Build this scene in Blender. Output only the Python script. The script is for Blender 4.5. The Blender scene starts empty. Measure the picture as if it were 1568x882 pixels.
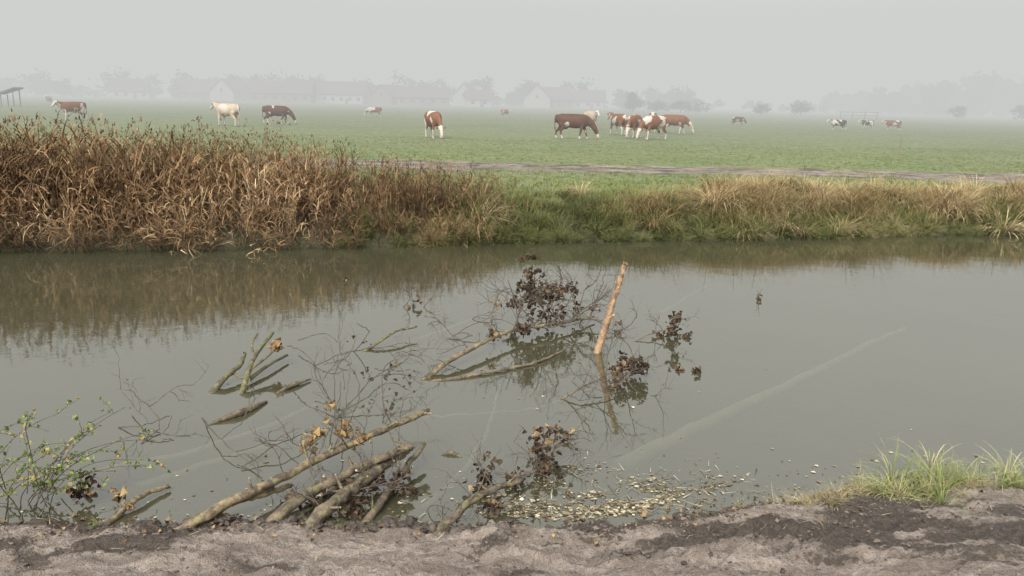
import bpy, math, random
import numpy as np
from mathutils import Vector, Matrix, noise as mnoise
rng=np.random.default_rng(7); random.seed(7)
SC=bpy.context.scene
SC.view_settings.view_transform='Standard'; SC.view_settings.look='None'; SC.view_settings.exposure=0

# ------------------------------------------------------------------ helpers
def link(o,parent=None):
    SC.collection.objects.link(o)
    if parent: o.parent=parent
    return o
def empty(name,loc=(0,0,0)):
    e=bpy.data.objects.new(name,None); e.location=loc; e.empty_display_size=.2; return link(e)

def _h(ix,iy,s):
    n=(ix.astype(np.int64)*374761393+iy.astype(np.int64)*668265263+s*974634777)&0xffffffff
    n=((n^(n>>13))*1274126177)&0xffffffff
    return ((n^(n>>16))&0xffff)/65535.0
def vn(x,y,s=0):
    x=np.asarray(x,float);y=np.asarray(y,float)
    ix=np.floor(x);iy=np.floor(y);fx=x-ix;fy=y-iy
    fx=fx*fx*(3-2*fx);fy=fy*fy*(3-2*fy)
    a=_h(ix,iy,s);b=_h(ix+1,iy,s);c=_h(ix,iy+1,s);d=_h(ix+1,iy+1,s)
    return (a*(1-fx)+b*fx)*(1-fy)+(c*(1-fx)+d*fx)*fy*1.0
def fbm(x,y,o=4,s=0):
    r=0;a=.5;t=0
    for i in range(o):
        r=r+a*vn(x*2**i+17.3*i,y*2**i-9.1*i,s+i);t+=a;a*=.5
    return r/t
def sm(a,b,x):
    t=np.clip((x-a)/(b-a),0,1);return t*t*(3-2*t)

def mesh_np(name,V,Q,mats,attrs=None,smooth=False,parent=None,midx=None):
    V=np.asarray(V,np.float32);Q=np.asarray(Q,np.int32)
    m=bpy.data.meshes.new(name);k=Q.shape[1]
    m.vertices.add(len(V));m.vertices.foreach_set('co',V.ravel())
    m.loops.add(Q.size);m.loops.foreach_set('vertex_index',Q.ravel())
    m.polygons.add(len(Q));m.polygons.foreach_set('loop_start',np.arange(0,Q.size,k,dtype=np.int32))
    m.polygons.foreach_set('loop_total',np.full(len(Q),k,dtype=np.int32))
    if smooth: m.polygons.foreach_set('use_smooth',np.ones(len(Q),bool))
    for mt in (mats if isinstance(mats,list) else [mats]): m.materials.append(mt)
    if midx is not None: m.polygons.foreach_set('material_index',np.asarray(midx,np.int32))
    m.update(calc_edges=True)
    for kx,vx in (attrs or {}).items():
        a=m.attributes.new(kx,'FLOAT','POINT');a.data.foreach_set('value',np.asarray(vx,np.float32))
    o=bpy.data.objects.new(name,m);return link(o,parent)

# ---- node helpers
class N:
    def __init__(s,name):
        s.m=bpy.data.materials.new(name);s.m.use_nodes=True;s.t=s.m.node_tree;s.t.nodes.clear()
        s.out=s.t.nodes.new('ShaderNodeOutputMaterial')
    def n(s,ty,**kw):
        x=s.t.nodes.new(ty)
        for k,v in kw.items():
            if k.startswith('i_'):
                kk=k[2:]; kk=int(kk) if kk.isdigit() else kk.replace('_',' ')
                if isinstance(v,bpy.types.NodeSocket): s.t.links.new(v,x.inputs[kk])
                else: x.inputs[kk].default_value=v
            else: setattr(x,k,v)
        return x
    def l(s,a,b): s.t.links.new(a,b)
    def pos(s): return s.n('ShaderNodeNewGeometry').outputs['Position']
    def noise(s,scale,vec=None,detail=4,rough=.6,map=None):
        v=vec or s.pos()
        if map: v=s.n('ShaderNodeVectorMath',operation='MULTIPLY',i_0=v,i_1=map).outputs[0]
        return s.n('ShaderNodeTexNoise',i_Vector=v,i_Scale=scale,i_Detail=detail,i_Roughness=rough).outputs['Fac']
    def attr(s,n): return s.n('ShaderNodeAttribute',attribute_name=n).outputs['Fac']
    def ramp(s,f,stops,interp='LINEAR'):
        r=s.n('ShaderNodeValToRGB');s.l(f,r.inputs[0]);cr=r.color_ramp;cr.interpolation=interp
        while len(cr.elements)<len(stops): cr.elements.new(.5)
        for e,(p,c) in zip(cr.elements,stops):
            e.position=p;e.color=(c if isinstance(c,tuple) else (c,c,c))+(1,)
        return r.outputs[0]
    def mix(s,f,a,b,bt='MIX'):
        x=s.n('ShaderNodeMix',data_type='RGBA',blend_type=bt)
        for i,v in ((0,f),(6,a),(7,b)):
            if isinstance(v,bpy.types.NodeSocket): s.l(v,x.inputs[i])
            else: x.inputs[i].default_value=v if i==0 else (tuple(v)+(1,))
        return x.outputs[2]
    def math(s,op,a,b=0.,clamp=False):
        x=s.n('ShaderNodeMath',operation=op,use_clamp=clamp)
        for i,v in ((0,a),(1,b)):
            if isinstance(v,bpy.types.NodeSocket): s.l(v,x.inputs[i])
            else: x.inputs[i].default_value=v
        return x.outputs[0]
    def bsdf(s,col,rough=.8,bump=None,bd=.01,bs=1.,spec=.3,trans=0):
        p=s.n('ShaderNodeBsdfPrincipled')
        for k,v in (('Base Color',col),('Roughness',rough)):
            if isinstance(v,bpy.types.NodeSocket): s.l(v,p.inputs[k])
            else: p.inputs[k].default_value=(tuple(v)+(1,)) if k=='Base Color' else v
        p.inputs['Specular IOR Level'].default_value=spec
        if bump is not None:
            b=s.n('ShaderNodeBump',i_Strength=bs,i_Distance=bd,i_Height=bump);s.l(b.outputs[0],p.inputs['Normal'])
        if trans:
            t=s.n('ShaderNodeBsdfTranslucent')
            if isinstance(col,bpy.types.NodeSocket): s.l(col,t.inputs[0])
            mx=s.n('ShaderNodeMixShader',i_0=trans);s.l(p.outputs[0],mx.inputs[1]);s.l(t.outputs[0],mx.inputs[2])
            s.l(mx.outputs[0],s.out.inputs[0])
        else: s.l(p.outputs[0],s.out.inputs[0])
        return s.m

def foliage_mat(name,stops,tipcol=None,tipamt=.5,rough=.75,trans=.2,baseshade=.6,mid=.5):
    k=N(name);c=k.ramp(k.attr('rnd'),stops)
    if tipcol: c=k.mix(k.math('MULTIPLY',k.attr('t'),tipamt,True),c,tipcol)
    d=k.ramp(k.attr('t'),[(0,baseshade),(mid,1.)]);c=k.mix(1.,c,d,'MULTIPLY')  # shade between stems painted into the colour, darker toward the blade base
    return k.bsdf(c,rough,spec=.2,trans=trans)
def plain_mat(name,a,b,scale=8,rough=.8,bd=.004,spec=.3):
    k=N(name);f=k.noise(scale);return k.bsdf(k.mix(k.ramp(f,[(.3,0.),(.7,1.)]),a,b),rough,bump=f,bd=bd,spec=spec)

# ---- blades, templates
def blade(base,az,length,width,bend,segs=3,lean=.1,t0=0.,t1=1.,twist=0.):
    """strip that leaves base leaning 'lean' and bends over by 'bend' radians"""
    p=np.array(base,float);V=[];T=[]
    side=np.array([-math.sin(az+twist),math.cos(az+twist),0])
    for i in range(segs+1):
        f=i/segs;w=width*(1-f**1.5)*.5+width*.06
        V+=[p-side*w,p+side*w];T+=[t0+(t1-t0)*f]*2
        a=lean+bend*((i+.5)/segs);s=length/segs
        p=p+np.array([math.sin(a)*math.cos(az),math.sin(a)*math.sin(az),math.cos(a)])*s
    Q=[[2*i,2*i+1,2*i+3,2*i+2] for i in range(segs)]
    return np.array(V),np.array(T),np.array(Q),p
def join(parts):
    V=[];T=[];Q=[];o=0
    for p in parts:
        V.append(p[0]);T.append(p[1]);Q.append(p[2]+o);o+=len(p[0])
    return np.vstack(V),np.concatenate(T),np.vstack(Q)
R_=random.uniform
def reed_template():
    P=[];az=R_(0,6.28);b=blade((0,0,0),az,1.0,.010,R_(.1,.9),4,R_(0,.12));P.append(b)
    V=b[0]
    for i in range(9):
        f=R_(.1,.95);q=f*4;j=min(int(q),3);c=(V[2*j]+V[2*j+1])/2*(1-(q-j))+(V[2*j+2]+V[2*j+3])/2*(q-j)
        P.append(blade(c,R_(0,6.28),R_(.2,.46),R_(.012,.022),R_(.6,2.5),3,R_(.15,.7),f*.8,f,R_(-.8,.8)))
    tip=b[3]
    for i in range(3):
        P.append(blade(tip-np.array([0,0,R_(0,.05)]),az+R_(-.8,.8),R_(.05,.14),R_(.008,.016),R_(.6,1.8),2,R_(.2,.7),1.,1.))
    return join(P)
def tussock_template(n=60,L=(.4,.8),w=.010,bend=(.8,2.2),r=.08,segs=4,lean=(.05,.6)):
    P=[]
    for i in range(n):
        a=R_(0,6.28);rr=r*math.sqrt(R_(0,1));az=a+R_(-.6,.6)
        P.append(blade((rr*math.cos(a),rr*math.sin(a),0),az,R_(*L),w*R_(.7,1.3),R_(*bend),segs,R_(*lean),twist=R_(-.5,.5)))
    return join(P)
def tuft_template(n=6,L=(.04,.11),w=.013):
    return join([blade((R_(-.08,.08),R_(-.08,.08),-.01),R_(0,6.28),R_(*L),w,R_(.2,1.2),2,R_(0,.4)) for i in range(n)])
def leaf_template(curl=1.):
    V=[];T=[];c1=R_(.3,1.2)*curl;c2=R_(-.6,.9)*curl
    ws=[.12,.46,.36,.05]
    for i,f in enumerate([0,.33,.66,1.]):
        for s in (-1,0,1):
            x=f-.5;y=s*ws[i]*(1+R_(-.35,.3));z=c1*(y*y)*2+c2*x*x*1.5+R_(-.05,.05)*curl
            V.append((x+R_(-.06,.06),y,z));T.append(f)
    Q=[[i*3+j,i*3+j+1,i*3+j+4,i*3+j+3] for i in range(3) for j in range(2)]
    return np.array(V),np.array(T),np.array(Q)

def rotm(rz,tilt,taz,roll=None):
    c,s=np.cos(rz),np.sin(rz);z=np.zeros_like(c);o=np.ones_like(c)
    Rz=np.stack([np.stack([c,-s,z],-1),np.stack([s,c,z],-1),np.stack([z,z,o],-1)],-2)
    ax,ay=-np.sin(taz),np.cos(taz);c,s=np.cos(tilt),np.sin(tilt);C=1-c
    Rt=np.stack([np.stack([c+ax*ax*C,ax*ay*C,ay*s],-1),np.stack([ax*ay*C,c+ay*ay*C,-ax*s],-1),np.stack([-ay*s,ax*s,c],-1)],-2)
    return Rt@Rz
def scatter(name,temps,pos,scale,mat,tilt=None,taz=None,rz=None,rnd=None,parent=None,jit=.12):
    pos=np.asarray(pos,float);n=len(pos);scale=np.broadcast_to(np.asarray(scale,float),(n,))
    if rz is None: rz=rng.uniform(0,6.283,n)
    if tilt is None: tilt=np.zeros(n)
    if taz is None: taz=rng.uniform(0,6.283,n)
    if rnd is None: rnd=rng.uniform(0,1,n)
    M=rotm(rz,np.broadcast_to(tilt,(n,)),np.broadcast_to(taz,(n,)))*scale[:,None,None]
    ti=rng.integers(0,len(temps),n);VV=[];TT=[];RR=[];QQ=[];o=0
    for k,(V,T,Q) in enumerate(temps):
        I=np.where(ti==k)[0]
        if not len(I): continue
        W=np.einsum('nij,vj->nvi',M[I],V)+pos[I][:,None,:]
        VV.append(W.reshape(-1,3));TT.append(np.tile(T,len(I)))
        RR.append(np.repeat(rnd[I],len(V)))
        QQ.append((Q[None]+(np.arange(len(I))*len(V))[:,None,None]).reshape(-1,4)+o);o+=len(I)*len(V)
    V=np.vstack(VV);r=np.concatenate(RR)
    r=np.clip(r+ (np.sin(np.floor(np.arange(len(r))/8)*12.9898)*43758.5%1-.5)*jit*2,0,1)
    return mesh_np(name,V,np.vstack(QQ),mat,{'rnd':r,'t':np.concatenate(TT)},parent=parent)

# ---- tubes
def catmull(P,k=5):
    P=[np.array(p,float) for p in P]
    if len(P)<3 : 
        return [P[0]*(1-i/k)+P[1]*(i/k) for i in range(k+1)]
    Q=[2*P[0]-P[1]]+P+[2*P[-1]-P[-2]];o=[]
    for i in range(1,len(Q)-2):
        for j in range(k):
            t=j/k;a,b,c,d=Q[i-1:i+3]
            o.append(.5*((2*b)+(c-a)*t+(2*a-5*b+4*c-d)*t*t+(3*b-a-3*c+d)*t**3))
    o.append(P[-1]);return o
class Tubes:
    def __init__(s): s.V=[];s.F=[];s.M=[]
    def add(s,pts,r0,r1,sides=6,k=5,wob=.0,rough=0.,capmat=1,radii=None):
        P=catmull(pts,k);n=len(P)
        if wob:
            for i in range(1,n-1): P[i]=P[i]+np.array([R_(-1,1),R_(-1,1),R_(-1,1)])*wob
        o=len(s.V);ref=np.array([.31,.22,.9]);sd=random.randint(0,999)
        for i,p in enumerate(P):
            t=P[min(i+1,n-1)]-P[max(i-1,0)];t=t/(np.linalg.norm(t)+1e-9)
            a=np.cross(t,ref);a/=np.linalg.norm(a)+1e-9;b=np.cross(t,a);f=i/(n-1)
            r=np.interp(f,np.linspace(0,1,len(radii)),radii) if radii else r0+(r1-r0)*f
            for j in range(sides):
                th=6.2832*j/sides;q=r*(1+rough*(mnoise.noise((j*.9+sd,i*.55,sd))*1.6))
                e=0
                if rough and i in (0,n-1): e=R_(-1,1)*r*.8
                s.V.append(p+(a*math.cos(th)+b*math.sin(th))*q+t*e)
        for i in range(n-1):
            for j in range(sides):
                s.F.append((o+i*sides+j,o+i*sides+(j+1)%sides,o+(i+1)*sides+(j+1)%sides,o+(i+1)*sides+j));s.M.append(0)
        for e,base in ((0,o),(1,o+(n-1)*sides)):
            c=len(s.V);s.V.append(P[0 if e==0 else -1])
            for j in range(sides):
                s.F.append((base+j,base+(j+1)%sides,c) if e else (base+(j+1)%sides,base+j,c));s.M.append(capmat)
        return P
    def obj(s,name,mats,parent=None,smooth=True):
        m=bpy.data.meshes.new(name);m.from_pydata([tuple(v) for v in s.V],[],s.F)
        for x in mats: m.materials.append(x)
        m.polygons.foreach_set('material_index',s.M)
        m.polygons.foreach_set('use_smooth',[x==0 and smooth for x in s.M])
        m.update();return link(bpy.data.objects.new(name,m),parent)
def unit(v): v=np.array(v,float);return v/(np.linalg.norm(v)+1e-9)
def grow(T,p,d,L,r,depth,tips,spread=.9,grav=0.,kids=3):
    p=np.array(p,float);d=unit(d);pts=[p];n=6
    for i in range(n):
        d=unit(d+np.array([R_(-1,1),R_(-1,1),R_(-1,1)])*.36+np.array([0,0,grav]));pts.append(pts[-1]+d*L/n)
    for q in pts: q[2]=max(q[2],-.06)
    T.add(pts,r,r*.45,4 if r<.006 else 6,k=2,capmat=0)
    tips.append(pts[-1])
    if depth>0:
        for i in range(kids):
            j=random.randint(1,n);dd=unit(d+np.array([R_(-1,1),R_(-1,1),R_(-.8,1)])*spread)
            grow(T,pts[j],dd,L*R_(.4,.75),r*.6,depth-1,tips,spread,grav,kids)

# ------------------------------------------------------------------ camera
TH=math.radians(13.1);RO=.022
fw=Vector((0,math.cos(TH),-math.sin(TH)));up=Vector((0,math.sin(TH),math.cos(TH)));rt=Vector((1,0,0))
cx=rt*math.cos(RO)+up*math.sin(RO);cy=-rt*math.sin(RO)+up*math.cos(RO)
cd=bpy.data.cameras.new('camera');cam=link(bpy.data.objects.new('camera',cd))
M=Matrix((cx,cy,-fw)).transposed().to_4x4();M.translation=Vector((0,0,3.0));cam.matrix_world=M
cd.sensor_width=36;cd.lens=36*1230/1568;cd.clip_end=5000;cd.clip_start=.05;SC.camera=cam

# ------------------------------------------------------------------ world, sun, fog
EL=math.radians(48);AZ=math.radians(200)
w=bpy.data.worlds.new('World');SC.world=w;w.use_nodes=True;nt=w.node_tree;bg=nt.nodes['Background']
sky=nt.nodes.new('ShaderNodeTexSky');sky.sky_type='NISHITA';sky.sun_disc=False;sky.sun_elevation=EL;sky.sun_rotation=AZ
sky.air_density=1.;sky.dust_density=6.;sky.ozone_density=1.
hs=nt.nodes.new('ShaderNodeHueSaturation');hs.inputs['Saturation'].default_value=.10;hs.inputs['Value'].default_value=2.8
nt.links.new(sky.outputs[0],hs.inputs['Color']);nt.links.new(hs.outputs[0],bg.inputs[0]);bg.inputs[1].default_value=.15
sl=bpy.data.lights.new('sun','SUN');sl.energy=.9;sl.angle=math.radians(35);sl.color=(1,.97,.93)
so=link(bpy.data.objects.new('sun',sl))
sd=Vector((math.sin(AZ)*math.cos(EL),math.cos(AZ)*math.cos(EL),math.sin(EL)))
so.rotation_euler=sd.to_track_quat('Z','Y').to_euler();so.location=sd*50
FS=.0070;FC=(.62,.632,.622)
k=N('glowing_fog')
ab=k.n('ShaderNodeVolumeAbsorption');ab.inputs[0].default_value=(0,0,0,1);ab.inputs[1].default_value=FS
em=k.n('ShaderNodeEmission');em.inputs[0].default_value=FC+(1,);em.inputs[1].default_value=FS  # emission paints the haze glow, standing in for light scattered by fog
ad=k.n('ShaderNodeAddShader');k.l(ab.outputs[0],ad.inputs[0]);k.l(em.outputs[0],ad.inputs[1]);k.l(ad.outputs[0],k.out.inputs['Volume'])
X0,X1,Y0,Y1,Z0,Z1=-1600,1600,33,1900,-6,62
V=[(x,y,z) for z in (Z0,Z1) for y in (Y0,Y1) for x in (X0,X1)]
mesh_np('fog',V,[[0,2,3,1],[4,5,7,6],[0,1,5,4],[2,6,7,3],[0,4,6,2],[1,3,7,5]],k.m)

# ------------------------------------------------------------------ terrain
def ef(x): return 17.2+7.05*np.tanh(x/30)+.5*(fbm(x*.5+5,x*0+2,4,3)-.5)
def nf(x):
    b=np.interp(x,[-60,-3.54,-2.25,-.83,.84,2.15,2.85,4.19,60],[4.2,5.19,5.27,5.26,5.43,5.74,5.93,6.17,9])
    return b+.22*(fbm(x*2.2+3,x*0,4,9)-.5)
def hgt(x,y,detail=True):
    s=nf(x)-y;d=y-ef(x)
    zn=np.interp(s,[-3,-1,-.3,0,.25,.8,1.5,4,8],[-.9,-.6,-.2,0,.10,.22,.42,1.35,1.5])
    zf=np.interp(d,[-3,-1,0,.3,1.2,2.5,4],[-.9,-.5,0,.2,.5,.75,.85])
    z=np.where(y<11,zn,zf)
    if detail:
        nm=sm(-.4,.15,s)*(y<8)
        u=x*.96+y*.28;v=-x*.28+y*.96
        rough=(fbm(x*1.6,y*3.0,4,21)-.5)*.22+(fbm(x*6,y*9,5,31)-.5)*.18*sm(.35,.6,fbm(x*1.1,y*1.6,3,33))+(fbm(u*3,v*22,3,37)-.5)*.05-np.abs(fbm(x*9,y*11,4,41)-.5)*.13
        z=z+nm*rough*np.clip(.4+fbm(x*.9,y*.9,2,5),.3,1.2)
        fm=(y>16)*np.exp(-np.maximum(y-40,0)/60)
        z=z+fm*(fbm(x*1.2,y*1.2,3,51)-.5)*.05
        z=z-trackm(x,y)*.06*(.3+fbm(x*2,y*4,3,61)*1.4)
    return z
def trackm(x,y):
    c=27.3+.5*(fbm(x*.15,x*0,2,71)-.5)*2;hw=1.85+1.0*(fbm(x*.5,y*.9,4,72)-.5)*2
    m=1-sm(hw-.35,hw+.25,np.abs(y-c));g=1-sm(.1,.35,np.abs(y-c+.1))*1.0
    m=m*(1-.7*g*(fbm(x*1.2,y*1.2,3,74)>.55))
    return m*sm(-9,-4,x+2)
def axis(segs):
    o=[segs[0][0]]
    for a,b,st in segs:
        n=max(1,int(round((b-a)/st)));o+=list(np.linspace(a,b,n+1)[1:])
    return np.array(o)
def geo(a,b,n): return list(np.geomspace(a,b,n))
xs=np.concatenate([-np.array(geo(24,1500,26))[::-1],axis([(-23.8,-4.4,.2),(-4.4,5.0,.02),(5.0,26,.2)])[0:],np.array(geo(26.3,1500,26))])
ys=np.concatenate([-np.array(geo(3,500,14))[::-1],axis([(-2.5,3.6,.3),(3.6,6.4,.018),(6.4,32,.15),(32,60,.5)]),np.array(geo(61,1700,40))])
XX,YY=np.meshgrid(xs,ys);ZZ=hgt(XX,YY);nx,ny=len(xs),len(ys)
I=np.arange(nx*ny).reshape(ny,nx);Q=np.stack([I[:-1,:-1],I[:-1,1:],I[1:,1:],I[1:,:-1]],-1).reshape(-1,4)
S_=nf(XX)-YY;D_=YY-ef(XX)
mud=(YY<11)*1.;dark=np.clip((1-sm(.1,.38,S_))*.75+sm(-.04,.16,fbm(XX*1.3+3,YY*2.6,4,81)-.56)*.7+sm(.3,2.4,XX)*sm(.36,.58,fbm(XX*2.2,YY*4,3,83))*.55,0,1)
bank=(YY>11)*(1-sm(1.6,2.8,D_+.8*(fbm(XX*.8,YY*.8,3,85)-.5)))
k=N('ground_soil_and_grass')
n1=k.noise(.12,detail=5);n2=k.noise(2.2,detail=5);n3=k.noise(22,detail=5,rough=.7);n4=k.noise(90,detail=3)
grass=k.mix(k.ramp(n1,[(.35,0.),(.65,1.)]),(.092,.122,.04),(.125,.155,.052))
grass=k.mix(k.ramp(k.noise(.5,detail=6,map=(.5,1.,1.)),[(.42,0.),(.68,.7)]),grass,(.155,.15,.072))
grass=k.mix(k.ramp(n2,[(.5,0.),(.8,.6)]),grass,(.17,.155,.08))
grass=k.mix(k.ramp(n3,[(.35,.5),(.6,0.)]),grass,(.06,.08,.026))
mudl=k.mix(k.ramp(n3,[(.35,0.),(.7,1.)]),(.165,.132,.104),(.30,.252,.208))
mudl=k.mix(k.ramp(k.noise(5,detail=6,map=(.5,1.6,1.)),[(.42,0.),(.6,.85)]),mudl,(.12,.092,.07))
mudl=k.mix(k.ramp(k.noise(60,detail=2),[(.60,0.),(.68,.7)]),mudl,(.055,.042,.03))
mudd=k.mix(k.ramp(n3,[(.35,0.),(.7,1.)]),(.024,.018,.013),(.085,.064,.046))
dk=k.ramp(k.math('ADD',k.attr('dark'),k.math('MULTIPLY',k.math('SUBTRACT',n3,.5),1.6)),[(.35,0.),(.55,1.)])
mudc=k.mix(dk,mudl,mudd)
trk=k.mix(k.ramp(k.noise(1.4,detail=5,map=(.5,2.2,1.)),[(.42,0.),(.58,1.)]),(.20,.165,.13),(.055,.042,.03))
bk=k.mix(k.ramp(n3,[(.4,0.),(.6,1.)]),(.03,.028,.014),(.06,.06,.025))
c=k.mix(k.attr('bank'),grass,bk);c=k.mix(k.attr('track'),c,trk);c=k.mix(k.attr('mud'),c,mudc)
hb=k.math('ADD',k.math('MULTIPLY',n3,.7),k.math('MULTIPLY',n4,.3))
rough=k.ramp(k.noise(3.,detail=4),[(.35,.35),(.6,.85)])
gm=k.bsdf(c,rough,bump=hb,bd=.07,bs=1.,spec=.4)
mesh_np('ground',np.stack([XX,YY,ZZ],-1).reshape(-1,3),Q,gm,{'mud':mud.ravel(),'dark':dark.ravel(),'bank':bank.ravel(),'track':trackm(XX,YY).ravel()},smooth=True)

# ------------------------------------------------------------------ water
k=N('murky_water')
f=k.n('ShaderNodeFresnel',i_IOR=2.3)
b1=k.noise(1.0,detail=3,map=(1.6,2.2,1.));b2=k.noise(7,detail=3,map=(1.2,2.,1.))
hh=k.math('ADD',b1,k.math('MULTIPLY',b2,.16))
bp=k.n('ShaderNodeBump',i_Strength=.3,i_Distance=.009,i_Height=hh);k.l(bp.outputs[0],f.inputs['Normal'])
g=k.n('ShaderNodeBsdfGlossy',i_Roughness=.03);g.inputs[0].default_value=(.99,.985,.95,1);k.l(bp.outputs[0],g.inputs['Normal'])
df=k.n('ShaderNodeBsdfDiffuse');k.l(k.mix(k.noise(.5,detail=3),(.075,.073,.04),(.11,.105,.062)),df.inputs[0])
tr=k.n('ShaderNodeBsdfTransparent');tr.inputs[0].default_value=(.95,.93,.80,1)
m1=k.n('ShaderNodeMixShader',i_0=.6);k.l(df.outputs[0],m1.inputs[1]);k.l(tr.outputs[0],m1.inputs[2])
m2=k.n('ShaderNodeMixShader');k.l(f.outputs[0],m2.inputs[0]);k.l(m1.outputs[0],m2.inputs[1]);k.l(g.outputs[0],m2.inputs[2]);k.l(m2.outputs[0],k.out.inputs[0])
mesh_np('river_water',[(-150,-10,0),(150,-10,0),(150,50,0),(-150,50,0)],[[0,1,2,3]],k.m)

# ------------------------------------------------------------------ far bank vegetation
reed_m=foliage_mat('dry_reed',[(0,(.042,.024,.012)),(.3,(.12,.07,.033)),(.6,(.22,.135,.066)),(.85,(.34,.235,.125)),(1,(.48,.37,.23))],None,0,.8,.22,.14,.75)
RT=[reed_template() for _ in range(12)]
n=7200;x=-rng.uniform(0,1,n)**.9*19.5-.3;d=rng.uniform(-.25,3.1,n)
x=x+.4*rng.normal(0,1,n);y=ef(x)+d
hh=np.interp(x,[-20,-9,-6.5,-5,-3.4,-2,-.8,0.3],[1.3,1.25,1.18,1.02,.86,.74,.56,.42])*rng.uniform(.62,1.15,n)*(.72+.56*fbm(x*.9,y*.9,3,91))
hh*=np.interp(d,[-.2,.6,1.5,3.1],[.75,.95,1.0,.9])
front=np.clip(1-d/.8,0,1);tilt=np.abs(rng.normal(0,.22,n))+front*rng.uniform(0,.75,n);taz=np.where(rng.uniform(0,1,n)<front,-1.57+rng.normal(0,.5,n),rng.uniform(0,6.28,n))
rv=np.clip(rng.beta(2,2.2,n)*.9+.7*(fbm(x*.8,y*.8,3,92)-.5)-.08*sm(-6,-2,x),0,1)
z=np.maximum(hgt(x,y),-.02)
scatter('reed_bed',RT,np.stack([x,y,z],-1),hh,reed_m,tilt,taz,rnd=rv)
def weed_template():
    P=[];b=blade((0,0,0),R_(0,6.28),1.,.009,R_(.02,.25),4,.03);P.append(b);V=b[0]
    for i in range(10):
        f=R_(.35,.98);q=f*4;j=min(int(q),3);c=(V[2*j]+V[2*j+1])/2*(1-(q-j))+(V[2*j+2]+V[2*j+3])/2*(q-j)
        az=R_(0,6.28);L=R_(.08,.25)*(1.3-f);s=blade(c,az,L,.007,-.3,2,.9);P.append(s)
        for q2 in range(3): P.append(blade(s[3]-np.array([0,0,.01*q2]),R_(0,6.28),.03,.02,.8,1,R_(0,1)))
    return join(P)
weed_m=foliage_mat('dry_weed',[(0,(.06,.04,.025)),(.6,(.14,.09,.05)),(1,(.24,.17,.1))],None,0,.85,.1,.8)
WT=[weed_template() for _ in range(6)]
n=150;x=np.concatenate([rng.uniform(-10.5,-4.4,125),rng.uniform(-18,-10,25)]);y=ef(x)+rng.uniform(1.8,3.6,n)
scatter('dry_weeds',WT,np.stack([x,y,hgt(x,y)],-1),rng.uniform(1.0,1.8,n)*np.interp(x,[-10,-6,-4.4],[1,1,.8]),weed_m,np.abs(rng.normal(0,.1,n)))
n=40;x=rng.uniform(-4,12,n);y=ef(x)+rng.uniform(2,6,n)
scatter('verge_weeds',WT,np.stack([x,y,hgt(x,y)],-1),rng.uniform(.3,.8,n),weed_m,np.abs(rng.normal(0,.15,n)))
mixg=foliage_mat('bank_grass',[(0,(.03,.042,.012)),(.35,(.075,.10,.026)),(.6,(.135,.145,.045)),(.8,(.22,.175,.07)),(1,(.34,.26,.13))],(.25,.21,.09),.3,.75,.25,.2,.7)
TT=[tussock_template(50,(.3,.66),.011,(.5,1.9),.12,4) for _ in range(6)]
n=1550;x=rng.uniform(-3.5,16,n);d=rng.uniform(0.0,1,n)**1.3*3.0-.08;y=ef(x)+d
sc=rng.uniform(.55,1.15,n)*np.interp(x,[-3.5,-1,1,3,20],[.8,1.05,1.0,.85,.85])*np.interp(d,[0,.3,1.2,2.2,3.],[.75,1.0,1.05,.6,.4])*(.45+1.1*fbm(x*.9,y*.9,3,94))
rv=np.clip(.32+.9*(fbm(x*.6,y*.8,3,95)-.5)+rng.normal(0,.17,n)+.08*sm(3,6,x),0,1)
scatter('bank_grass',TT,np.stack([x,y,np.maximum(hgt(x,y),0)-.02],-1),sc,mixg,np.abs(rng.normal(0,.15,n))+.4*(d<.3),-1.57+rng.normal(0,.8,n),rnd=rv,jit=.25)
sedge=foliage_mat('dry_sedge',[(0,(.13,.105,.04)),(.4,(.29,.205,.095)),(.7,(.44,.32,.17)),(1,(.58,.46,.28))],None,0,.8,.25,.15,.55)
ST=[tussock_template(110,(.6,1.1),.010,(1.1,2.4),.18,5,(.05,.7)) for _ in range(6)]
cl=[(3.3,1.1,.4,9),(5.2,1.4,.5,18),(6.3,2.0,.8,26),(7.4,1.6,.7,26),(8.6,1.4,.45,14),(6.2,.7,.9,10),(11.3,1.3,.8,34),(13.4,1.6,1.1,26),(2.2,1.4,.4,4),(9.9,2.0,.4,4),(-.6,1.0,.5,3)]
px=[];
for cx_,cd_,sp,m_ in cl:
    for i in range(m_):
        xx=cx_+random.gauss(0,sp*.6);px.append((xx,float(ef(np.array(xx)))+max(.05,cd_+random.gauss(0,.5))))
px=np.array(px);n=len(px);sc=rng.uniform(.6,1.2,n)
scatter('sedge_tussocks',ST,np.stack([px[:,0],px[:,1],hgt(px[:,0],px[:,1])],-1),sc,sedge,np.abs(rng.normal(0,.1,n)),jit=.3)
gr=foliage_mat('meadow_grass',[(0,(.08,.108,.03)),(.45,(.13,.162,.05)),(.8,(.185,.205,.07)),(1,(.30,.26,.13))],None,0,.7,.35,.85)
GT=[tuft_template() for _ in range(8)]
n=30000;u=rng.uniform(0,1,n);y=19+(u**1.5)*28;x=rng.uniform(-1,1,n)*(5+y*.72);d=y-ef(x)
ok=(d>2.)&(rng.uniform(0,1,n)>trackm(x,y)*1.25-.02)
x,y,d=x[ok],y[ok],d[ok];n=len(x)
sc=np.interp(d,[2,5,8,30],[1.7,1.1,.8,.7])*rng.uniform(.6,1.3,n)
scatter('meadow_grass',GT,np.stack([x,y,hgt(x,y)],-1),sc,gr,rnd=np.clip(.45+.7*(fbm(x*.35,y*.35,3,97)-.5)+rng.normal(0,.13,n)+.2*(d<6),0,1))

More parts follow.
